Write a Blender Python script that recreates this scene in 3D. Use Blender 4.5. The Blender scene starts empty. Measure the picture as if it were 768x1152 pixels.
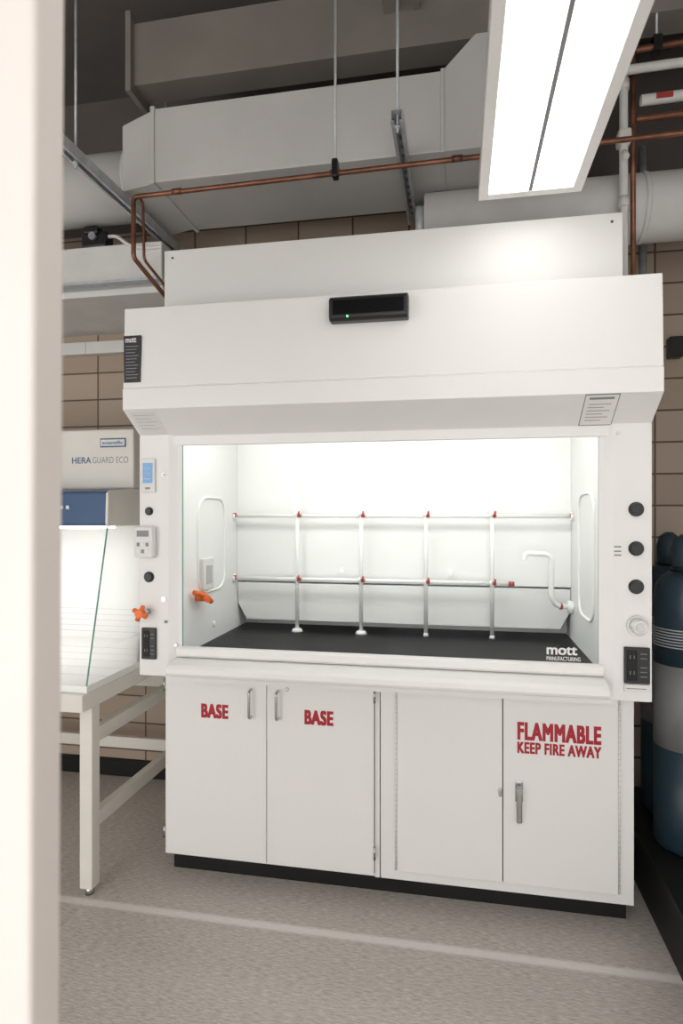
import bpy, bmesh, math
from mathutils import Vector, Matrix
S=bpy.context.scene
COL=S.collection

# ---------------------------------------------------------------- materials
def mat(name,col,rough=0.5,metal=0.0,var=0.03,scale=6.0,bump=0.0,emit=None,es=0.0,coat=0.0,spec=0.5):
    m=bpy.data.materials.new(name); m.use_nodes=True
    nt=m.node_tree; b=nt.nodes['Principled BSDF']
    tc=nt.nodes.new('ShaderNodeTexCoord')
    n=nt.nodes.new('ShaderNodeTexNoise'); n.inputs['Scale'].default_value=scale; n.inputs['Detail'].default_value=4
    nt.links.new(tc.outputs['Object'],n.inputs['Vector'])
    r=nt.nodes.new('ShaderNodeValToRGB')
    c=Vector(col[:3])
    lo=c*(1-var); hi=c*(1+var)
    r.color_ramp.elements[0].color=(*lo,1); r.color_ramp.elements[1].color=(min(hi[0],1),min(hi[1],1),min(hi[2],1),1)
    r.color_ramp.elements[0].position=0.3; r.color_ramp.elements[1].position=0.7
    nt.links.new(n.outputs['Fac'],r.inputs['Fac']); nt.links.new(r.outputs['Color'],b.inputs['Base Color'])
    b.inputs['Roughness'].default_value=rough; b.inputs['Metallic'].default_value=metal
    b.inputs['Coat Weight'].default_value=coat; b.inputs['Specular IOR Level'].default_value=spec
    if bump:
        bp=nt.nodes.new('ShaderNodeBump'); bp.inputs['Strength'].default_value=bump; bp.inputs['Distance'].default_value=0.01
        nt.links.new(n.outputs['Fac'],bp.inputs['Height']); nt.links.new(bp.outputs['Normal'],b.inputs['Normal'])
    if emit:
        b.inputs['Emission Color'].default_value=(*emit,1); b.inputs['Emission Strength'].default_value=es
    return m

WHITE=mat('hood_white_powdercoat',(0.80,0.787,0.77),0.42,var=0.006)
WHITE2=mat('cabinet_white_powdercoat',(0.82,0.807,0.79),0.42,var=0.006)
LINER=mat('hood_liner_white',(0.86,0.865,0.855),0.5,var=0.006)
CREAM=mat('table_cream_paint',(0.74,0.71,0.65),0.45)
DOORP=mat('partition_cream_paint',(0.65,0.595,0.56),0.6,var=0.01)
PAINT=mat('wall_white_paint',(0.80,0.78,0.75),0.7,var=0.02)
DARKW=mat('wall_dark_upper_paint',(0.13,0.11,0.10),0.8,var=0.1,scale=3)
BLACK=mat('black_plastic',(0.012,0.012,0.013),0.35)
EPOXY=mat('black_epoxy_worktop',(0.005,0.0055,0.006),0.38,var=0.2,scale=60,spec=0.10)
TOE=mat('black_toe_kick',(0.010,0.010,0.010),0.5,spec=0.3)
CHROME=mat('chrome_metal',(0.50,0.50,0.50),0.25,1.0)
STEEL=mat('galvanized_steel',(0.56,0.58,0.60),0.45,0.35,var=0.12,scale=25)
GAP=mat('dark_door_gap',(0.16,0.155,0.15),0.8)  # dark grey sheet that shows in the gaps around the doors
RED=mat('red_lettering',(0.40,0.008,0.02),0.5)
REDP=mat('red_plastic_clamp',(0.42,0.05,0.04),0.4)
ORANGE=mat('orange_valve_plastic',(0.85,0.16,0.02),0.35)
ROD=mat('white_fiberglass_rod',(0.93,0.93,0.92),0.5)
BLUE=mat('blue_enamel',(0.035,0.085,0.19),0.35)
LBLUE=mat('blue_print',(0.06,0.12,0.25),0.5)
GREYP=mat('grey_print',(0.25,0.25,0.26),0.5)
LGREY=mat('light_grey_line',(0.5,0.5,0.5),0.5)
LABELW=mat('white_label_paper',(0.74,0.73,0.71),0.5)
LCD=mat('lcd_blue_screen',(0.10,0.25,0.45),0.2,emit=(0.15,0.4,0.8),es=0.25)
DUCT=mat('painted_duct_metal',(0.62,0.605,0.585),0.55,var=0.05,scale=3,bump=0.12)
DUCT2=mat('insulation_jacket',(0.70,0.69,0.67),0.6,var=0.05,scale=8,bump=0.2)
BEAM=mat('painted_beam',(0.25,0.225,0.20),0.6,var=0.08,scale=4)
COPPER=mat('copper_pipe',(0.23,0.10,0.06),0.4,0.6,var=0.5,scale=9)
TEAL=mat('cylinder_teal_paint',(0.016,0.036,0.052),0.38,var=0.12,scale=12)
CYLG=mat('cylinder_grey_paint',(0.20,0.20,0.195),0.45,var=0.08,scale=10)
GREEN=mat('green_led',(0.1,0.8,0.2),0.3,emit=(0.1,1,0.25),es=3)
GLEDGE=mat('glass_edge_green',(0.10,0.28,0.24),0.15)
PANELL=mat('fixture_diffuser_lit',(0.9,0.9,0.9),0.5,emit=(1.0,0.985,0.965),es=3.8)
HOODL=mat('hood_lamp_lit',(0.9,0.9,0.9),0.5,emit=(0.99,1.0,0.97),es=8.6)
BSCL=mat('bench_lamp_lit',(0.9,0.9,0.9),0.5,emit=(1.0,0.98,0.94),es=8)

def glass():
    m=bpy.data.materials.new('sash_glass'); m.use_nodes=True; nt=m.node_tree; nt.nodes.clear()
    o=nt.nodes.new('ShaderNodeOutputMaterial'); mx=nt.nodes.new('ShaderNodeMixShader')
    t=nt.nodes.new('ShaderNodeBsdfTransparent'); t.inputs['Color'].default_value=(0.975,0.985,0.977,1)
    g=nt.nodes.new('ShaderNodeBsdfGlossy'); g.inputs['Roughness'].default_value=0.02
    lw=nt.nodes.new('ShaderNodeLayerWeight'); lw.inputs['Blend'].default_value=0.12
    nt.links.new(lw.outputs['Fresnel'],mx.inputs[0]); nt.links.new(t.outputs[0],mx.inputs[1]); nt.links.new(g.outputs[0],mx.inputs[2])
    nt.links.new(mx.outputs[0],o.inputs[0]); return m
GLASS=glass()

def tilemat():
    m=bpy.data.materials.new('glazed_block_tile'); m.use_nodes=True; nt=m.node_tree; b=nt.nodes['Principled BSDF']
    tc=nt.nodes.new('ShaderNodeTexCoord'); sp=nt.nodes.new('ShaderNodeSeparateXYZ'); cb=nt.nodes.new('ShaderNodeCombineXYZ')
    nt.links.new(tc.outputs['Object'],sp.inputs[0])
    ad=nt.nodes.new('ShaderNodeMath'); ad.operation='ADD'
    nt.links.new(sp.outputs['X'],ad.inputs[0]); nt.links.new(sp.outputs['Y'],ad.inputs[1])
    nt.links.new(ad.outputs[0],cb.inputs['X']); nt.links.new(sp.outputs['Z'],cb.inputs['Y'])
    br=nt.nodes.new('ShaderNodeTexBrick'); br.offset=0.0
    br.inputs['Scale'].default_value=1; br.inputs['Brick Width'].default_value=0.30; br.inputs['Row Height'].default_value=0.155
    br.inputs['Mortar Size'].default_value=0.005; br.inputs['Mortar Smooth'].default_value=0.2
    br.inputs['Color1'].default_value=(0.41,0.32,0.245,1); br.inputs['Color2'].default_value=(0.47,0.38,0.30,1); br.inputs['Mortar'].default_value=(0.11,0.075,0.06,1)
    nt.links.new(cb.outputs[0],br.inputs['Vector']); nt.links.new(br.outputs['Color'],b.inputs['Base Color'])
    b.inputs['Roughness'].default_value=0.3
    bp=nt.nodes.new('ShaderNodeBump'); bp.inputs['Strength'].default_value=0.4; bp.inputs['Distance'].default_value=0.003; bp.invert=True
    nt.links.new(br.outputs['Fac'],bp.inputs['Height']); nt.links.new(bp.outputs['Normal'],b.inputs['Normal'])
    return m
TILE=tilemat()

def floormat():
    m=bpy.data.materials.new('speckled_vinyl_floor'); m.use_nodes=True; nt=m.node_tree; b=nt.nodes['Principled BSDF']
    tc=nt.nodes.new('ShaderNodeTexCoord')
    mp=nt.nodes.new('ShaderNodeMapping'); mp.inputs['Scale'].default_value=(32,230,1)
    nt.links.new(tc.outputs['Object'],mp.inputs[0])
    n=nt.nodes.new('ShaderNodeTexNoise'); n.inputs['Scale'].default_value=1.0; n.inputs['Detail'].default_value=6; n.inputs['Roughness'].default_value=0.7
    nt.links.new(mp.outputs[0],n.inputs['Vector'])
    r=nt.nodes.new('ShaderNodeValToRGB')
    r.color_ramp.elements[0].position=0.33; r.color_ramp.elements[0].color=(0.34,0.302,0.27,1)
    r.color_ramp.elements[1].position=0.62; r.color_ramp.elements[1].color=(0.67,0.62,0.57,1)
    nt.links.new(n.outputs['Fac'],r.inputs['Fac'])
    n2=nt.nodes.new('ShaderNodeTexNoise'); n2.inputs['Scale'].default_value=1.3
    nt.links.new(tc.outputs['Object'],n2.inputs['Vector'])
    mx=nt.nodes.new('ShaderNodeMix'); mx.data_type='RGBA'; mx.blend_type='MULTIPLY'; mx.inputs['Factor'].default_value=0.2
    nt.links.new(r.outputs['Color'],mx.inputs['A'])
    r2=nt.nodes.new('ShaderNodeValToRGB'); r2.color_ramp.elements[0].color=(0.75,0.75,0.75,1); r2.color_ramp.elements[1].color=(1,1,1,1)
    nt.links.new(n2.outputs['Fac'],r2.inputs['Fac']); nt.links.new(r2.outputs['Color'],mx.inputs['B'])
    # streak of light across the floor, painted into the base colour
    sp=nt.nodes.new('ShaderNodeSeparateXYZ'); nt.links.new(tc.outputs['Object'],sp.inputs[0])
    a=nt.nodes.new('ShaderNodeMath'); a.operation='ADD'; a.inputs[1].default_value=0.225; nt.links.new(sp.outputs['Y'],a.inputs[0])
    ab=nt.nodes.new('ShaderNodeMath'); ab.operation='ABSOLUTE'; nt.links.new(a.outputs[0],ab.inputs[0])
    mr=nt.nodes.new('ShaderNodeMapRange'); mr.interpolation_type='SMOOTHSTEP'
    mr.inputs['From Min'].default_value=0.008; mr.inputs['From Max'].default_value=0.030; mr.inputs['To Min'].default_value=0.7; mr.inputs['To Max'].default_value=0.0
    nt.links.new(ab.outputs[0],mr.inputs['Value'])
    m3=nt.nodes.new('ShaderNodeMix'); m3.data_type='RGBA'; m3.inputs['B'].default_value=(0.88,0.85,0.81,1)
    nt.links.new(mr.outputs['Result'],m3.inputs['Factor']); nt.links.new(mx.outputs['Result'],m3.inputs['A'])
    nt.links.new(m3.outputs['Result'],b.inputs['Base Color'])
    b.inputs['Roughness'].default_value=0.42
    bp=nt.nodes.new('ShaderNodeBump'); bp.inputs['Strength'].default_value=0.1; bp.inputs['Distance'].default_value=0.002
    nt.links.new(n.outputs['Fac'],bp.inputs['Height']); nt.links.new(bp.outputs['Normal'],b.inputs['Normal'])
    return m
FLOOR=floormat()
CEIL=mat('dark_ceiling_concrete',(0.13,0.115,0.105),0.85,var=0.15,scale=2,bump=0.3)

# ---------------------------------------------------------------- helpers
def empty(name):
    e=bpy.data.objects.new(name,None); e.empty_display_size=0.1; COL.objects.link(e); return e
def add(name,me,m,par=None,bevel=0.0,seg=2,smooth=False):
    o=bpy.data.objects.new(name,me); COL.objects.link(o)
    if m: me.materials.append(m)
    if par: o.parent=par
    if smooth:
        for p in me.polygons: p.use_smooth=True
    if bevel:
        md=o.modifiers.new('bevel','BEVEL'); md.width=bevel; md.segments=seg; md.limit_method='ANGLE'; md.angle_limit=math.radians(30)
    return o
def box(name,x0,x1,y0,y1,z0,z1,m,par=None,bevel=0.0,seg=2):
    vs=[(x,y,z) for x in (x0,x1) for y in (y0,y1) for z in (z0,z1)]
    fs=[(0,1,3,2),(4,6,7,5),(0,4,5,1),(2,3,7,6),(0,2,6,4),(1,5,7,3)]
    me=bpy.data.meshes.new(name); me.from_pydata(vs,[],fs)
    bm=bmesh.new(); bm.from_mesh(me); bmesh.ops.recalc_face_normals(bm,faces=bm.faces); bm.to_mesh(me); bm.free()
    return add(name,me,m,par,bevel,seg)
def prism(name,prof,a0,a1,m,par=None,axis='X',bevel=0.0,seg=2):
    n=len(prof)
    def P(a,p):
        if axis=='X': return (a,p[0],p[1])
        if axis=='Y': return (p[0],a,p[1])
        return (p[0],p[1],a)
    vs=[P(a0,p) for p in prof]+[P(a1,p) for p in prof]
    fs=[tuple(range(n)),tuple(range(2*n-1,n-1,-1))]+[(i,(i+1)%n,n+(i+1)%n,n+i) for i in range(n)]
    me=bpy.data.meshes.new(name); me.from_pydata(vs,[],fs)
    bm=bmesh.new(); bm.from_mesh(me); bmesh.ops.recalc_face_normals(bm,faces=bm.faces); bm.to_mesh(me); bm.free()
    return add(name,me,m,par,bevel,seg)
def poly(name,pts,m,par=None):
    me=bpy.data.meshes.new(name); me.from_pydata(pts,[],[tuple(range(len(pts)))]); return add(name,me,m,par)
def cyl(name,p0,p1,r,m,par=None,r2=None,n=24,bevel=0.0):
    p0=Vector(p0);p1=Vector(p1); d=p1-p0
    bm=bmesh.new(); bmesh.ops.create_cone(bm,cap_ends=True,segments=n,radius1=r,radius2=r if r2 is None else r2,depth=d.length)
    q=Vector((0,0,1)).rotation_difference(d.normalized()).to_matrix().to_4x4()
    bmesh.ops.transform(bm,matrix=Matrix.Translation((p0+p1)/2)@q,verts=bm.verts)
    me=bpy.data.meshes.new(name)
    for f in bm.faces: f.smooth=len(f.verts)==4
    bm.to_mesh(me); bm.free()
    return add(name,me,m,par,bevel)
def lathe(name,prof,c,m,par=None,n=32):
    vs=[];fs=[]
    for (r,z) in prof:
        for i in range(n):
            a=2*math.pi*i/n; vs.append((c[0]+r*math.cos(a),c[1]+r*math.sin(a),z))
    k=len(prof)
    for j in range(k-1):
        for i in range(n):
            fs.append((j*n+i,j*n+(i+1)%n,(j+1)*n+(i+1)%n,(j+1)*n+i))
    fs.append(tuple(range(n-1,-1,-1))); fs.append(tuple((k-1)*n+i for i in range(n)))
    me=bpy.data.meshes.new(name); me.from_pydata(vs,[],fs)
    return add(name,me,m,par,smooth=True)
def tube(name,pts,r,m,par=None,closed=False,fil=0.0):
    P=[Vector(p) for p in pts]
    if fil:
        out=[]; n=len(P)
        for i,p in enumerate(P):
            if not closed and i in (0,n-1): out.append(p); continue
            a=P[i-1]; b=P[(i+1)%n]
            da=(a-p); db=(b-p); f=min(fil,da.length*0.49,db.length*0.49)
            s=p+da.normalized()*f; e=p+db.normalized()*f
            for k in range(7):
                t=k/6; out.append(s*(1-t)**2+p*2*t*(1-t)+e*t*t)
        P=out
    cu=bpy.data.curves.new(name,'CURVE'); cu.dimensions='3D'; cu.bevel_depth=r; cu.bevel_resolution=5; cu.use_fill_caps=True
    sp=cu.splines.new('POLY'); sp.points.add(len(P)-1)
    for i,p in enumerate(P): sp.points[i].co=(*p,1)
    sp.use_cyclic_u=closed
    t=bpy.data.objects.new(name+'_tmp',cu); COL.objects.link(t)
    bpy.context.view_layer.update()
    me=bpy.data.meshes.new_from_object(t.evaluated_get(bpy.context.evaluated_depsgraph_get()))
    bpy.data.objects.remove(t); me.materials.clear()
    return add(name,me,m,par,smooth=True)
def text(name,s,x0,x1,z0,z1,y,m,par=None,bold=0.0,gap=1.0):
    # bold = stroke thickening in em, done with slightly shifted copies of the outlines
    cu=bpy.data.curves.new(name,'FONT'); cu.body=s; cu.size=1; cu.space_character=gap
    t=bpy.data.objects.new(name+'_tmp',cu); COL.objects.link(t)
    bpy.context.view_layer.update()
    me=bpy.data.meshes.new_from_object(t.evaluated_get(bpy.context.evaluated_depsgraph_get()))
    bpy.data.objects.remove(t)
    vs0=[v.co.copy() for v in me.vertices]; fs0=[tuple(p.vertices) for p in me.polygons]
    bpy.data.meshes.remove(me)
    offs=[(0,0)]
    if bold: offs=[(dx*bold,dy*bold*0.55) for dx in (-1,-0.5,0,0.5,1) for dy in (-1,0,1)]
    vs=[];fs=[]
    for dx,dy in offs:
        k=len(vs); vs+=[(v.x+dx,v.y+dy) for v in vs0]; fs+=[tuple(i+k for i in f) for f in fs0]
    xs=[v[0] for v in vs]; ys=[v[1] for v in vs]
    sx=(x1-x0)/(max(xs)-min(xs)); sz=(z1-z0)/(max(ys)-min(ys)); mx=min(xs); my=min(ys)
    n0=len(vs0)
    out=[(x0+(v[0]-mx)*sx,y-0.0004-0.00002*(i//n0),z0+(v[1]-my)*sz) for i,v in enumerate(vs)]
    me=bpy.data.meshes.new(name); me.from_pydata(out,[],fs)
    return add(name,me,m,par)

# ---------------------------------------------------------------- room
W=1.83
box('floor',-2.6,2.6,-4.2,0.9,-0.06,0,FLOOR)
box('wall_back',-2.6,2.6,0.85,0.95,0,3.12,TILE)
box('wall_back_upper',-2.6,2.6,0.85,0.95,3.12,3.9,DARKW)
box('wall_left',-2.6,-2.5,-4.2,0.85,0,3.9,PAINT)
box('wall_right',2.45,2.55,-4.2,0.85,0,3.9,PAINT)
box('ambient_blocker',-2.6,2.6,-4.3,-4.2,2.7,3.9,PAINT)   # slab above the open end, added out of view to block ambient light overhead
box('ceiling',-2.6,2.6,-4.2,0.95,3.9,4.0,CEIL)
prism('baseboard_back',[(0.85,0),(0.84,0),(0.84,0.095),(0.85,0.1)],-2.5,2.45,TOE)

me=bpy.data.meshes.new('wall_partition')
xe_b,xe_t=0.776,0.797
vs=[(0.2,-1.84,0),(xe_b,-1.84,0),(xe_b,-1.79,0),(0.2,-1.79,0),(0.2,-1.84,3.9),(xe_t,-1.84,3.9),(xe_t,-1.79,3.9),(0.2,-1.79,3.9)]
me.from_pydata(vs,[],[(3,2,1,0),(4,5,6,7),(0,1,5,4),(1,2,6,5),(2,3,7,6),(3,0,4,7)])
add('wall_partition',me,DOORP,None,0.006,3)

# ---------------------------------------------------------------- fume hood
H=empty('fume_hood')
for nm,x0,x1 in (('side_panel_l',0.0,0.012),('side_panel_r',W-0.012,W)):
    box(nm,x0,x1,-0.185,0.66,0.892,2.26,WHITE,H)
prism('canopy',[(-0.320,2.264),(-0.331,1.974),(-0.327,1.971),(-0.335,1.968),(-0.335,1.892),(-0.205,1.808),(-0.205,1.772),(-0.185,1.772),(-0.185,2.12),(0.66,2.12),(0.66,2.264)],0,W,WHITE,H,bevel=0.002)
box('duct_cover_panel',0.039,1.771,-0.086,-0.07,2.2,2.571,WHITE,H,0.001)
box('duct_cover_side_l',0.039,0.05,-0.07,0.6,2.26,2.571,WHITE,H)
box('duct_cover_side_r',1.76,1.771,-0.07,0.6,2.26,2.571,WHITE,H)
for x in (0.075,1.735): cyl('screw',(x,-0.089,2.54),(x,-0.086,2.54),0.005,CHROME,H)
prism('post_l',[(0,-0.18),(0,-0.212),(0.120,-0.212),(0.152,-0.198),(0.168,-0.198),(0.168,-0.18)],0.892,1.812,WHITE,H,'Z',0.0015)
prism('post_r',[(W,-0.18),(W,-0.212),(W-0.120,-0.212),(W-0.148,-0.198),(W-0.162,-0.198),(W-0.162,-0.18)],0.892,1.812,WHITE,H,'Z',0.0015)
box('liner_l',0.12,0.13,-0.18,0.63,0.95,2.12,LINER,H)
box('liner_r',1.70,1.71,-0.18,0.63,0.95,2.12,LINER,H)
box('liner_back',0.12,1.71,0.63,0.64,0.95,2.12,LINER,H)
prism('baffle_upper',[(0.50,1.18),(0.50,2.12),(0.51,2.12),(0.51,1.18)],0.131,1.699,LINER,H,bevel=0.001)
pts=[(0.133,0.505,1.172),(1.697,0.505,1.172),(1.697,0.51,1.07),(1.655,0.515,0.99),(0.175,0.515,0.99),(0.133,0.51,1.07)]
o=poly('baffle_lower',pts,LINER,H); sm=o.modifiers.new('solid','SOLIDIFY'); sm.thickness=0.006; sm.offset=0
box('worktop',0.013,W-0.013,-0.20,0.63,0.90,0.95,EPOXY,H)
prism('airfoil',[(-0.300,0.928),(-0.298,0.944),(-0.285,0.955),(-0.24,0.965),(-0.19,0.967),(-0.19,0.925),(-0.285,0.914),(-0.296,0.918)],0.150,W-0.148,WHITE,H,bevel=0.003,seg=3)
box('front_sill',0.12,W-0.12,-0.205,-0.19,0.875,0.93,WHITE,H)
box('sill_underside',0.0,W,-0.19,0.02,0.885,0.90,WHITE,H)
poly('sash_glass',[(0.166,-0.194,0.985),(W-0.16,-0.194,0.985),(W-0.16,-0.194,1.80),(0.166,-0.194,1.80)],GLASS,H)
prism('sash_handle',[(-0.222,0.978),(-0.222,1.0),(-0.214,1.006),(-0.190,1.006),(-0.190,0.968),(-0.214,0.968)],0.155,W-0.150,WHITE,H,bevel=0.002)
box('sash_edge_l',0.166,0.170,-0.1965,-0.1915,0.985,1.775,GLEDGE,H)
box('sash_edge_r',W-0.163,W-0.160,-0.1965,-0.1915,0.985,1.775,LGREY,H)
text('sash_logo','mott',1.50,1.60,1.032,1.06,-0.1965,LABELW,H,0.03)
text('sash_logo_text','MANUFACTURING',1.50,1.61,1.012,1.026,-0.1965,LABELW,H,0.02)
box('hood_lamp',0.20,1.63,-0.17,-0.02,2.095,2.118,HOODL,H)
yl=0.45
for i,x in enumerate((0.453,0.760,1.059,1.353)):
    cyl('lattice_rod_v%d'%i,(x,yl-0.014,0.952),(x,yl-0.014,1.725),0.0088,ROD,H)
    cyl('lattice_foot%d'%i,(x,yl-0.014,0.951),(x,yl-0.014,0.965),0.028 if i<2 else 0.012,ROD,H,0.02 if i<2 else 0.01)
    for z in (1.50,1.198):
        box('clamp%d'%i,x+0.002,x+0.018,yl-0.026,yl+0.005,z-0.008,z+0.008,REDP,H,0.003)
        cyl('clamp_screw%d'%i,(x+0.012,yl-0.032,z),(x+0.012,yl-0.032,z+0.022),0.0045,REDP,H)
        cyl('clamp_nut%d'%i,(x-0.012,yl-0.032,z+0.006),(x+0.0,yl-0.032,z+0.006),0.009,ROD,H)
cyl('lattice_rod_h1',(0.131,yl,1.50),(1.699,yl,1.50),0.0088,ROD,H)
cyl('lattice_rod_h2',(0.131,yl,1.198),(1.449,yl,1.198),0.0088,ROD,H)
for z in (1.5,1.198):
    cyl('rod_mount_l',(0.131,yl,z),(0.143,yl,z),0.02,ROD,H); box('rod_mount_clip_l',0.133,0.146,yl-0.018,yl+0.005,z-0.008,z+0.014,REDP,H,0.003)
cyl('rod_mount_r',(1.687,yl,1.5),(1.699,yl,1.5),0.02,ROD,H); box('rod_mount_clip_r',1.685,1.697,yl-0.018,yl+0.005,1.492,1.512,REDP,H,0.003)
cyl('clamp_end',(1.425,yl-0.01,1.198),(1.449,yl-0.01,1.198),0.010,REDP,H)
for x in (0.66,1.17): cyl('baffle_knob',(x,0.485,1.24),(x,0.50,1.24),0.012,ROD,H)
def loop(nm,x,y0,y1,z0,z1): tube(nm,[(x,y0,z0),(x,y1,z0),(x,y1,z1),(x,y0,z1)],0.005,LINER,H,True,0.09)
loop('access_panel_l',0.133,0.03,0.33,1.17,1.58)
loop('access_panel_r',1.697,0.02,0.31,1.10,1.59)
box('inner_outlet_l',0.13,0.15,0.05,0.16,1.185,1.32,LABELW,H,0.004)
box('inner_outlet_face_l',0.149,0.153,0.075,0.135,1.21,1.29,LGREY,H,0.002)
cyl('service_valve_body',(0.13,0.02,1.165),(0.165,0.02,1.165),0.02,ORANGE,H)
cyl('service_valve_stem',(0.15,0.02,1.165),(0.20,-0.02,1.155),0.009,ORANGE,H)
tube('service_valve_lever',[(0.15,-0.05,1.19),(0.165,-0.02,1.182),(0.17,0.04,1.160),(0.165,0.09,1.135)],0.011,ORANGE,H)
tube('gooseneck_spout',[(1.70,0.45,1.10),(1.62,0.42,1.11),(1.60,0.40,1.15),(1.60,0.38,1.335),(1.49,0.38,1.34),(1.485,0.38,1.31)],0.011,ROD,H,False,0.035)
cyl('gooseneck_flange',(1.675,0.45,1.10),(1.70,0.45,1.10),0.028,ROD,H)
cyl('gooseneck_red_ring',(1.64,0.43,1.105),(1.65,0.432,1.105),0.014,REDP,H)
cyl('liner_knob',(0.13,0.2,1.02),(0.142,0.2,1.02),0.012,ROD,H)

yp=-0.212
def knob(nm,x,z,r,m,d=0.03):
    cyl(nm+'_base',(x,yp,z),(x,yp-0.004,z),r*1.15,m,H); cyl(nm,(x,yp-0.003,z),(x,yp-d,z),r,m,H,r*0.88,bevel=0.002)
box('monitor_lcd_frame',0.012,0.068,yp-0.012,yp,1.592,1.722,LABELW,H,0.003)
box('monitor_lcd',0.02,0.060,yp-0.0135,yp-0.011,1.628,1.705,LCD,H)
for z in (1.645,1.665,1.685): box('lcd_line',0.026,0.054,yp-0.0142,yp-0.0132,z-0.002,z+0.002,LGREY,H)
box('monitor_btn',0.03,0.05,yp-0.014,yp-0.011,1.605,1.612,GREYP,H)
knob('knob_l1',0.040,1.521,0.014,BLACK,0.012)
knob('knob_l2',0.040,1.269,0.018,BLACK,0.012)
knob('screw_l',0.100,1.66,0.006,CHROME,0.004)
box('alarm_box',-0.004,0.070,yp-0.035,yp,1.345,1.462,LABELW,H,0.004)
box('alarm_screen',0.008,0.056,yp-0.037,yp-0.034,1.425,1.448,GREYP,H)
for i in range(3):
    for j in range(2): box('alarm_key',0.008+i*0.018,0.019+i*0.018,yp-0.0375,yp-0.034,1.362+j*0.026,1.376+j*0.026,GREYP if (i+j)%2 else WHITE2,H,0.001)
cyl('valve_stem_l',(0.035,yp,1.136),(0.035,yp-0.04,1.136),0.012,CHROME,H)
for k in range(4):
    a=math.radians(45+90*k+20); cyl('valve_wing_l%d'%k,(0.028,yp-0.045,1.136),(0.028+0.030*math.cos(a),yp-0.048,1.136+0.030*math.sin(a)),0.009,ORANGE,H)
cyl('valve_hub_l',(0.028,yp-0.032,1.136),(0.028,yp-0.06,1.136),0.015,ORANGE,H)
box('outlet_l',0.012,0.072,yp-0.010,yp,0.955,1.075,BLACK,H,0.003)
box('outlet_l_face',0.020,0.045,yp-0.013,yp-0.009,0.965,1.065,TOE,H,0.002)
for z in (0.985,1.04):
    for dx in (0,0.010): box('outlet_l_slot',0.027+dx,0.029+dx,yp-0.0135,yp-0.0125,z,z+0.010,GREYP,H)
for z in (0.975,0.99,1.005,1.035,1.05): box('outlet_l_print',0.052,0.064,yp-0.0115,yp-0.0095,z,z+0.002,GREYP,H)
cyl('lock_l',(0.10,yp,1.185),(0.10,yp-0.004,1.185),0.010,CHROME,H)
cyl('lock2_l',(0.145,-0.20,1.01),(0.145,-0.206,1.01),0.007,CHROME,H)
cyl('latch_l',(0.11,yp,1.10),(0.11,yp-0.006,1.10),0.006,GREYP,H)
for i,z in enumerate((1.527,1.397,1.271)): knob('knob_r%d'%i,1.781,z,0.021,BLACK,0.022)
cyl('valve_r_plate',(1.785,yp,1.142),(1.785,yp-0.006,1.142),0.034,CHROME,H)
cyl('valve_r',(1.785,yp-0.005,1.142),(1.785,yp-0.04,1.142),0.026,LABELW,H,0.022,bevel=0.003)
cyl('valve_r_cap',(1.785,yp-0.04,1.142),(1.785,yp-0.044,1.142),0.014,CHROME,H)
box('outlet_r',1.742,1.822,yp-0.010,yp,0.952,1.072,BLACK,H,0.003)
box('outlet_r_face',1.750,1.782,yp-0.013,yp-0.009,0.962,1.062,TOE,H,0.002)
for z in (0.983,1.035):
    for dx in (0,0.012): box('outlet_r_slot',1.759+dx,1.761+dx,yp-0.0135,yp-0.0125,z,z+0.011,GREYP,H)
box('outlet_r_tag',1.742,1.822,yp-0.0115,yp,0.925,0.949,LABELW,H)
box('outlet_r_tag_print',1.748,1.81,yp-0.0122,yp-0.011,0.935,0.938,GREYP,H)
for z in (0.975,0.99,1.005,1.035,1.05): box('outlet_r_print',1.792,1.812,yp-0.0115,yp-0.0095,z,z+0.002,GREYP,H)
for i,z in enumerate((1.385,1.40,1.372)): box('post_print%d'%i,1.713,1.735,yp-0.0008,yp,z,z+0.005,GREYP,H)
cyl('bolt_r',(1.725,yp,1.78),(1.725,yp-0.004,1.78),0.006,CHROME,H)
prism('airflow_monitor',[(-0.370,2.170),(-0.372,2.232),(-0.355,2.244),(-0.319,2.244),(-0.322,2.160),(-0.360,2.160)],0.776,1.042,BLACK,H,bevel=0.006,seg=3)
box('airflow_monitor_face',0.79,1.028,-0.374,-0.369,2.18,2.226,EPOXY,H,0.002)
cyl('status_led',(0.84,-0.368,2.172),(0.84,-0.374,2.172),0.003,GREEN,H)
box('warning_sticker',0.005,0.070,-0.3345,-0.325,1.99,2.16,BLACK,H)
text('warning_title','mott',0.012,0.055,2.135,2.152,-0.3345,LABELW,H,0.03)
for k in range(11):
    z=2.12-k*0.0115
    box('warning_line%d'%k,0.013,0.062-(k%3)*0.006,-0.3350,-0.334,z,z+0.0022,GREYP,H)
def slope_label(nm,x0,x1,t0,t1,m,lift):
    a=Vector((-0.335,1.892)); b=Vector((-0.205,1.808)); n=Vector((-0.543,-0.84))
    p=a.lerp(b,t0)+n*lift; q=a.lerp(b,t1)+n*lift
    return poly(nm,[(x0,p[0],p[1]),(x0,q[0],q[1]),(x1,q[0],q[1]),(x1,p[0],p[1])],m,H)
slope_label('test_label_border',1.600,1.705,0.01,0.99,GREYP,0.001)
slope_label('test_label',1.603,1.702,0.04,0.96,PAINT,0.0015)
slope_label('test_label_head',1.615,1.69,0.10,0.17,GREYP,0.002)
for k in range(6): slope_label('test_label_line%d'%k,1.615,1.685-(k%2)*0.02,0.3+k*0.1,0.32+k*0.1,GREYP,0.002)
slope_label('small_label',0.02,0.12,0.10,0.9,LABELW,0.0015)
for k in range(5): slope_label('small_label_line%d'%k,0.028,0.11-(k%2)*0.02,0.2+k*0.12,0.22+k*0.12,LGREY,0.002)

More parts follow.
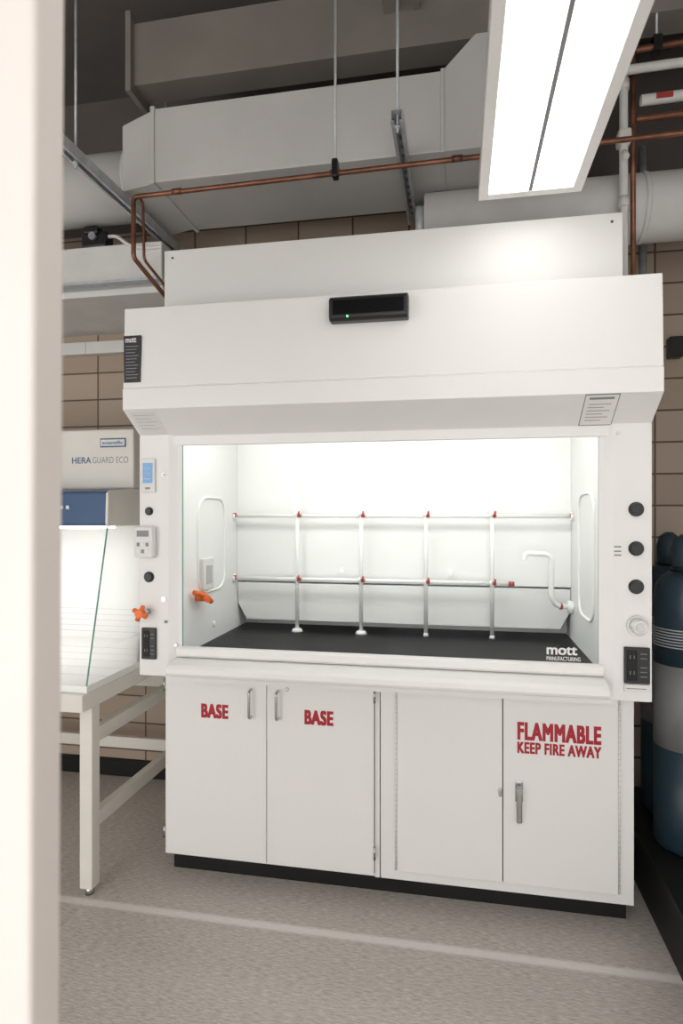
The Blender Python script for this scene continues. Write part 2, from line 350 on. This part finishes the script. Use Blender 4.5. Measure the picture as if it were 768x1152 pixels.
# ---------------------------------------------------------------- acid/base cabinet
C=empty('base_cabinet')
box('carcass',0.0,0.902,0.006,0.62,0.088,0.885,WHITE2,C)
box('dark_reveal',0.006,0.884,0.0045,0.0065,0.10,0.86,GAP,C)
box('stile',0.884,0.902,-0.001,0.01,0.088,0.885,WHITE2,C)
for nm,x0,x1 in (('door_left_leaf',0.008,0.4445),('door_right_leaf',0.4475,0.881)):
    box(nm,x0,x1,-0.016,0.004,0.102,0.868,WHITE2,C,0.002)
def pull(x):
    tube('pull',[(x,-0.016,0.69),(x,-0.045,0.69),(x,-0.045,0.80),(x,-0.016,0.80)],0.0055,CHROME,C,False,0.018)
pull(0.3815); pull(0.4946)
cyl('door_lock',(0.53,-0.016,0.808),(0.53,-0.021,0.808),0.009,CHROME,C)
for x in (0.004,0.884):
    for z in (0.80,0.19): cyl('hinge',(x,-0.018,z-0.025),(x,-0.018,z+0.025),0.005,CHROME,C)
text('base_sign_a','BASE',0.166,0.284,0.673,0.732,-0.016,RED,C,0.066,1.10)
text('base_sign_b','BASE',0.603,0.721,0.673,0.732,-0.016,RED,C,0.066,1.10)
box('toe_kick',0.01,0.902,0.06,0.6,0,0.088,TOE,C)

F=empty('flammable_storage_cabinet')
box('carcass',0.906,W,-0.001,0.62,0.088,0.885,WHITE2,F,0.001)
box('dark_reveal',0.969,1.776,-0.0025,-0.0005,0.127,0.843,GAP,F)
box('door_left_leaf',0.972,1.366,-0.018,-0.002,0.13,0.840,WHITE2,F,0.002)
box('door_right_leaf',1.370,1.773,-0.018,-0.002,0.13,0.840,WHITE2,F,0.002)
for x in (0.967,1.778):
    cyl('piano_hinge',(x,-0.010,0.13),(x,-0.010,0.84),0.004,WHITE2,F)
    for k in range(35): cyl('hinge_knuckle',(x,-0.010,0.14+k*0.02),(x,-0.010,0.1415+k*0.02),0.0044,LGREY,F,n=10)
text('flammable_sign','FLAMMABLE',1.42,1.715,0.670,0.737,-0.018,RED,F,0.062,1.12)
text('keep_fire_away_sign','KEEP FIRE AWAY',1.42,1.715,0.620,0.663,-0.018,RED,F,0.055,1.10)
box('latch_plate',1.412,1.440,-0.022,-0.018,0.44,0.515,CHROME,F,0.003)
prism('latch_paddle',[(-0.022,0.50),(-0.036,0.505),(-0.044,0.48),(-0.040,0.37),(-0.030,0.362),(-0.028,0.40)],1.416,1.436,CHROME,F,bevel=0.004,seg=3)
cyl('latch_lock',(1.426,-0.03,0.49),(1.426,-0.05,0.49),0.012,CHROME,F)
box('latch_keeper',1.352,1.364,-0.028,-0.018,0.455,0.485,CHROME,F,0.002)
box('toe_kick',0.902,W-0.012,0.06,0.6,0,0.088,TOE,F)

# ---------------------------------------------------------------- bench + bench cabinet
T=empty('lab_table')
box('tabletop',-1.45,-0.20,-0.28,0.72,0.752,0.819,CREAM,T,0.004)
for i,(x,y) in enumerate(((-0.265,-0.20),(-0.265,0.62),(-1.43,-0.20),(-1.43,0.62))):
    box('leg_%d'%i,x,x+0.055,y,y+0.055,0.03,0.752,CREAM,T,0.004)
    cyl('foot_%d'%i,(x+0.0275,y+0.0275,0),(x+0.0275,y+0.0275,0.03),0.018,CHROME,T)
for x in (-0.258,-1.423):
    box('rail_low',x,x+0.035,-0.146,0.621,0.25,0.31,CREAM,T,0.003)
    box('rail_high',x,x+0.035,-0.146,0.621,0.59,0.65,CREAM,T,0.003)
box('rear_stretcher',-1.376,-0.264,0.63,0.66,0.25,0.31,CREAM,T,0.003)
box('rear_stretcher_high',-1.376,-0.264,0.63,0.66,0.59,0.65,CREAM,T,0.003)

B=empty('clean_bench_cabinet')
box('header',-1.35,-0.2,0.096,0.70,1.62,1.886,CREAM,B,0.008)
prism('blue_fascia',[(0.10,1.621),(-0.08,1.606),(-0.10,1.596),(-0.105,1.47),(-0.095,1.46),(0.10,1.46)],-1.35,-0.212,BLUE,B,bevel=0.003)
prism('fascia_endcap',[(0.30,1.621),(0.08,1.621),(-0.08,1.607),(-0.101,1.596),(-0.106,1.47),(-0.095,1.459),(0.30,1.459)],-0.212,-0.2,CREAM,B,bevel=0.002)
box('hood_bottom',-1.35,-0.215,0.10,0.70,1.46,1.62,CREAM,B)
box('bench_lamp',-1.2,-0.35,0.05,0.20,1.445,1.459,BSCL,B)
box('back_panel',-1.35,-0.2,0.60,0.70,0.819,1.46,LINER,B)
box('work_deck',-1.35,-0.2,-0.25,0.60,0.819,0.846,LINER,B,0.002)
for k in range(5): box('deck_groove%d'%k,-1.34,-0.21,-0.10+k*0.12,-0.098+k*0.12,0.8455,0.8468,LGREY,B)
for k in range(5): box('back_slot%d'%k,-1.3,-0.22,0.5985,0.6005,0.88+k*0.03,0.8815+k*0.03,LGREY,B)
for x in (-0.204,-1.348):
    poly('side_glass',[(x,-0.10,1.46),(x,0.60,1.46),(x,0.60,0.846),(x,-0.245,0.846)],GLASS,B)
    prism('side_glass_edge',[(-0.102,1.46),(-0.098,1.46),(-0.243,0.846),(-0.247,0.846)],x-0.0025,x+0.0025,GLEDGE,B)
box('badge',-0.36,-0.235,0.092,0.096,1.805,1.845,LBLUE,B,0.002)
box('badge_inner',-0.355,-0.24,0.0905,0.0925,1.811,1.839,LABELW,B)
text('badge_text','scientific',-0.348,-0.247,1.817,1.833,0.0905,LBLUE,B,0.02)
text('model_text_a','HERA',-0.50,-0.405,1.735,1.763,0.096,LBLUE,B,0.02)
text('model_text_b','GUARD ECO',-0.398,-0.225,1.735,1.763,0.096,GREYP,B,0.0)
for k in range(3): box('fascia_key%d'%k,-0.45+k*0.03,-0.435+k*0.03,-0.107,-0.10,1.53,1.545,LABELW,B,0.001)

# ---------------------------------------------------------------- gas cylinders
def cylinder(nm,cx,cy,hi):
    G=empty(nm)
    lathe('lower_body',[(0.10,0.215),(0.112,0.235),(0.112,0.62)],(cx,cy),TEAL,G)
    lathe('mid_band',[(0.1125,0.61),(0.1125,0.93)],(cx,cy),CYLG,G)
    lathe('upper_body',[(0.112,0.92),(0.112,hi-0.10),(0.105,hi-0.06),(0.085,hi-0.025),(0.055,hi-0.003),(0.036,hi)],(cx,cy),TEAL,G)
    for k in range(7): lathe('label_net%d'%k,[(0.1132,1.00+k*0.011),(0.1132,1.004+k*0.011)],(cx,cy),LGREY,G)
    lathe('cap',[(0.036,hi-0.01),(0.048,hi+0.005),(0.050,hi+0.08),(0.040,hi+0.12),(0.015,hi+0.14)],(cx,cy),TEAL,G)
    cyl('cap_vent',(cx,cy-0.047,hi+0.07),(cx,cy-0.053,hi+0.07),0.014,BLACK,G)
    cyl('cap_ring',(cx,cy,hi+0.0),(cx,cy,hi+0.012),0.053,BLACK,G)
    return G
cylinder('gas_cylinder',2.075,0.22,1.29)
cylinder('gas_cylinder',2.11,0.52,1.29)
K=empty('cylinder_stand')
box('plinth',1.915,2.40,-0.60,0.75,0.0,0.212,TOE,K,0.006)
box('rim',1.915,2.40,-0.60,-0.585,0.20,0.214,BLACK,K,0.003)

# ---------------------------------------------------------------- ceiling fixtures
def fixture(x0,x1,y0,y1,z,n='suspended_ceiling_light'):
    L=empty(n); xm=(x0+x1)/2
    box('housing',x0+0.02,x1-0.02,y0+0.02,y1-0.02,z+0.02,z+0.085,LABELW,L,0.004)
    box('frame_l',x0,x0+0.032,y0,y1,z,z+0.07,WHITE,L,0.002)
    box('frame_r',x1-0.032,x1,y0,y1,z,z+0.07,WHITE,L,0.002)
    box('frame_far',x0+0.031,x1-0.031,y1-0.035,y1-0.0005,z+0.0005,z+0.0695,WHITE,L)
    box('frame_near',x0+0.031,x1-0.031,y0+0.0005,y0+0.035,z+0.0005,z+0.0695,WHITE,L)
    box('divider',xm-0.006,xm+0.006,y0+0.03,y1-0.03,z+0.002,z+0.03,GREYP,L)
    box('diffuser_l',x0+0.03,xm-0.006,y0+0.03,y1-0.03,z+0.006,z+0.02,PANELL,L)
    box('diffuser_r',xm+0.006,x1-0.03,y0+0.03,y1-0.03,z+0.006,z+0.02,PANELL,L)
    for y in (y0+0.2,y1-0.2): cyl('hanger',(xm,y,z+0.08),(xm,y,3.9),0.004,STEEL,L,n=8)
fixture(1.273,1.612,-2.3,-0.20,2.60)
fixture(-0.6,-0.26,-3.6,-1.5,2.60)  # unseen second fixture, added as fill light for the room

# ---------------------------------------------------------------- duct work
D=empty('ventilation_duct')
box('duct_main',-0.095,1.14,0.08,0.54,2.95,3.27,DUCT,D,0.004)
prism('duct_transition',[(1.14,2.95),(1.14,3.27),(1.27,3.40),(1.70,3.40),(1.70,2.95)],0.08,0.54,DUCT,D,'Y',0.004)
box('duct_seam_l',-0.11,-0.09,0.072,0.548,2.942,3.278,DUCT,D,0.002)
box('duct_seam_r',1.135,1.15,0.074,0.546,2.944,3.276,DUCT,D,0.002)
prism('duct_reducer',[(-0.11,2.95),(-0.11,3.27),(-0.25,3.22),(-0.25,2.93)],0.09,0.53,DUCT,D,'Y',0.003)
cyl('duct_round',(-2.4,0.31,3.07),(-0.24,0.31,3.07),0.155,DUCT,D,n=40)
for x in (-0.30,-0.9): cyl('duct_band',(x,0.31,3.07),(x+0.02,0.31,3.07),0.163,DUCT,D,n=40)
J=empty('insulated_pipe')
cyl('jacket',(1.06,0.40,2.80),(2.44,0.40,2.80),0.138,DUCT2,J,n=40)
cyl('jacket_band',(1.95,0.40,2.80),(1.97,0.40,2.80),0.142,DUCT2,J,n=40)
cyl('jacket_end',(1.02,0.40,2.80),(1.06,0.40,2.80),0.09,STEEL,J,n=30)

def strut(nm,x,z,y0,y1,rods):
    U=empty(nm)
    box('web',x-0.02,x+0.02,y0,y1,z+0.014,z+0.018,STEEL,U)
    box('flange_l',x-0.022,x-0.018,y0,y1,z-0.022,z+0.018,STEEL,U)
    box('flange_r',x+0.018,x+0.022,y0,y1,z-0.022,z+0.018,STEEL,U)
    box('lip_l',x-0.022,x-0.010,y0,y1,z-0.024,z-0.021,STEEL,U)
    box('lip_r',x+0.010,x+0.022,y0,y1,z-0.024,z-0.021,STEEL,U)
    k=0
    y=y0+0.03
    while y<y1:
        box('slot%d'%k,x-0.006,x+0.006,y,y+0.022,z+0.0125,z+0.0142,GREYP,U); y+=0.06;k+=1
    for y in rods:
        cyl('threaded_rod',(x,y,z-0.05),(x,y,3.9),0.005,STEEL,U,n=10)
        cyl('nut',(x,y,z-0.034),(x,y,z-0.024),0.011,STEEL,U,n=6)
strut('duct_trapeze_hanger',0.99,2.925,-0.22,0.58,(-0.19,))
strut('duct_trapeze_hanger',-0.24,2.888,-0.45,0.60,(-0.26,))
M=empty('ceiling_beam')
prism('channel',[(0.17,3.45),(0.17,3.73),(0.30,3.73),(0.30,3.715),(0.185,3.715),(0.185,3.465),(0.30,3.465),(0.30,3.45)],-0.24,2.44,BEAM,M)
box('end_plate',-0.265,-0.24,0.14,0.33,3.41,3.77,BEAM,M)
box('beam_clip',0.9,0.96,0.10,0.17,3.6,3.9,BEAM,M)
box('beam_clip_b',1.02,1.05,0.10,0.17,3.6,3.9,BEAM,M)

A=empty('air_supply_unit')
box('casing',-1.3,-0.17,0.30,0.85,2.60,2.80,DUCT2,A,0.006)
prism('bottom_pan',[(0.27,2.545),(0.27,2.575),(0.31,2.60),(0.85,2.60),(0.85,2.545)],-1.32,-0.15,DUCT2,A,bevel=0.003)
box('flange',-1.33,-0.14,0.25,0.30,2.60,2.612,STEEL,A)
for x in (-1.2,-0.35): cyl('hanger_rod',(x,0.70,2.79),(x,0.70,3.9),0.005,STEEL,A,n=8)
box('actuator_body',-0.60,-0.47,0.31,0.39,2.80,2.88,BLACK,A,0.012)
box('actuator_head',-0.575,-0.50,0.29,0.35,2.86,2.90,BLACK,A,0.01)
cyl('actuator_dial',(-0.53,0.29,2.85),(-0.53,0.31,2.85),0.018,GREYP,A)
tube('whip_cable',[(-0.47,0.34,2.86),(-0.40,0.30,2.84),(-0.33,0.28,2.78),(-0.25,0.28,2.76),(-0.17,0.30,2.77)],0.008,LABELW,A,False,0.04)

P=empty('copper_pipe_run')
tube('line_a',[(2.44,-0.10,2.825),(-0.089,-0.10,2.795),(-0.089,-0.10,2.55),(-0.055,0.16,2.45),(-0.055,0.85,2.45)],0.0095,COPPER,P,False,0.02)
tube('line_b',[(-0.07,-0.10,2.795),(-0.07,-0.06,2.795),(-0.07,-0.05,2.56),(-0.03,0.18,2.46)],0.006,COPPER,P,False,0.02)
for x in (0.10,0.745,1.2): cyl('coupling',(x-0.02,-0.10,2.797+0.0119*(x+0.089)),(x+0.02,-0.10,2.797+0.0119*(x+0.089)),0.012,COPPER,P)
cyl('hanger_rod',(0.745,-0.10,2.82),(0.745,-0.10,3.9),0.005,STEEL,P,n=10)
box('hanger_clamp',0.733,0.757,-0.12,-0.08,2.785,2.855,BLACK,P,0.006)
R=empty('service_pipes')
cyl('riser_white',(1.845,0.20,2.30),(1.845,0.20,3.9),0.016,DUCT2,R)
cyl('riser_copper',(1.885,0.22,2.30),(1.885,0.22,3.9),0.010,COPPER,R)
tube('branch_copper_a',[(1.885,0.18,3.32),(2.1,0.18,3.33),(2.44,0.18,3.33)],0.012,COPPER,R)
tube('branch_white_a',[(1.845,0.17,3.24),(2.44,0.17,3.25)],0.017,DUCT2,R)
tube('branch_copper_b',[(1.885,0.18,3.05),(2.44,0.18,3.06)],0.012,COPPER,R)
tube('branch_white_b',[(1.95,0.10,3.50),(2.05,0.10,3.52),(2.44,0.10,3.52)],0.025,DUCT2,R)
for k in range(6): cyl('branch_rib',(1.95+k*0.02,0.10,3.51),(1.957+k*0.02,0.10,3.511),0.030,LABELW,R)
box('pipe_label',1.95,2.01,0.148,0.153,3.105,3.125,REDP,R)
tube('branch_white_c',[(1.90,0.17,3.115),(2.44,0.17,3.12)],0.020,DUCT2,R)
box('valve_body',1.82,1.87,0.17,0.23,2.96,3.02,CREAM,R,0.01)
cyl('valve_handle',(1.845,0.20,2.94),(1.845,0.16,2.90),0.012,CREAM,R)
for z in (2.72,3.18,3.42): cyl('coupling',(1.845,0.20,z),(1.845,0.20,z+0.04),0.021,DUCT2,R)
cyl('hanger_rod_r',(1.96,0.18,3.34),(1.96,0.18,3.9),0.005,STEEL,R,n=8); box('clamp_r',1.945,1.975,0.16,0.20,3.30,3.36,BLACK,R)

Q=empty('wall_conduit')
cyl('conduit',(2.09,0.83,1.0),(2.09,0.83,3.3),0.016,STEEL,Q)
box('junction_box',2.20,2.26,0.79,0.85,2.26,2.36,BLACK,Q,0.005)
Rw=empty('wall_raceway')
box('channel',-2.4,-0.02,0.80,0.85,2.425,2.495,DUCT2,Rw,0.004)
box('cover_seam',-0.9,-0.895,0.798,0.80,2.425,2.495,LGREY,Rw)

# ---------------------------------------------------------------- world & camera
w=bpy.data.worlds.new('lab_ambient'); S.world=w; w.use_nodes=True
w.node_tree.nodes['Background'].inputs[0].default_value=(1.0,0.992,0.98,1); w.node_tree.nodes['Background'].inputs[1].default_value=3.15

cam=bpy.data.cameras.new('camera'); co=bpy.data.objects.new('camera',cam); COL.objects.link(co)
co.location=(1.203,-2.386,1.518); co.rotation_euler=(math.radians(90),0,math.radians(10.75))
cam.sensor_fit='VERTICAL'; cam.sensor_height=36; cam.lens=690/1152*36
cam.dof.use_dof=True; cam.dof.focus_distance=2.35; cam.dof.aperture_fstop=2.8
cam.clip_start=0.05
S.camera=co
S.view_settings.view_transform='Standard'
S.view_settings.exposure=0.0
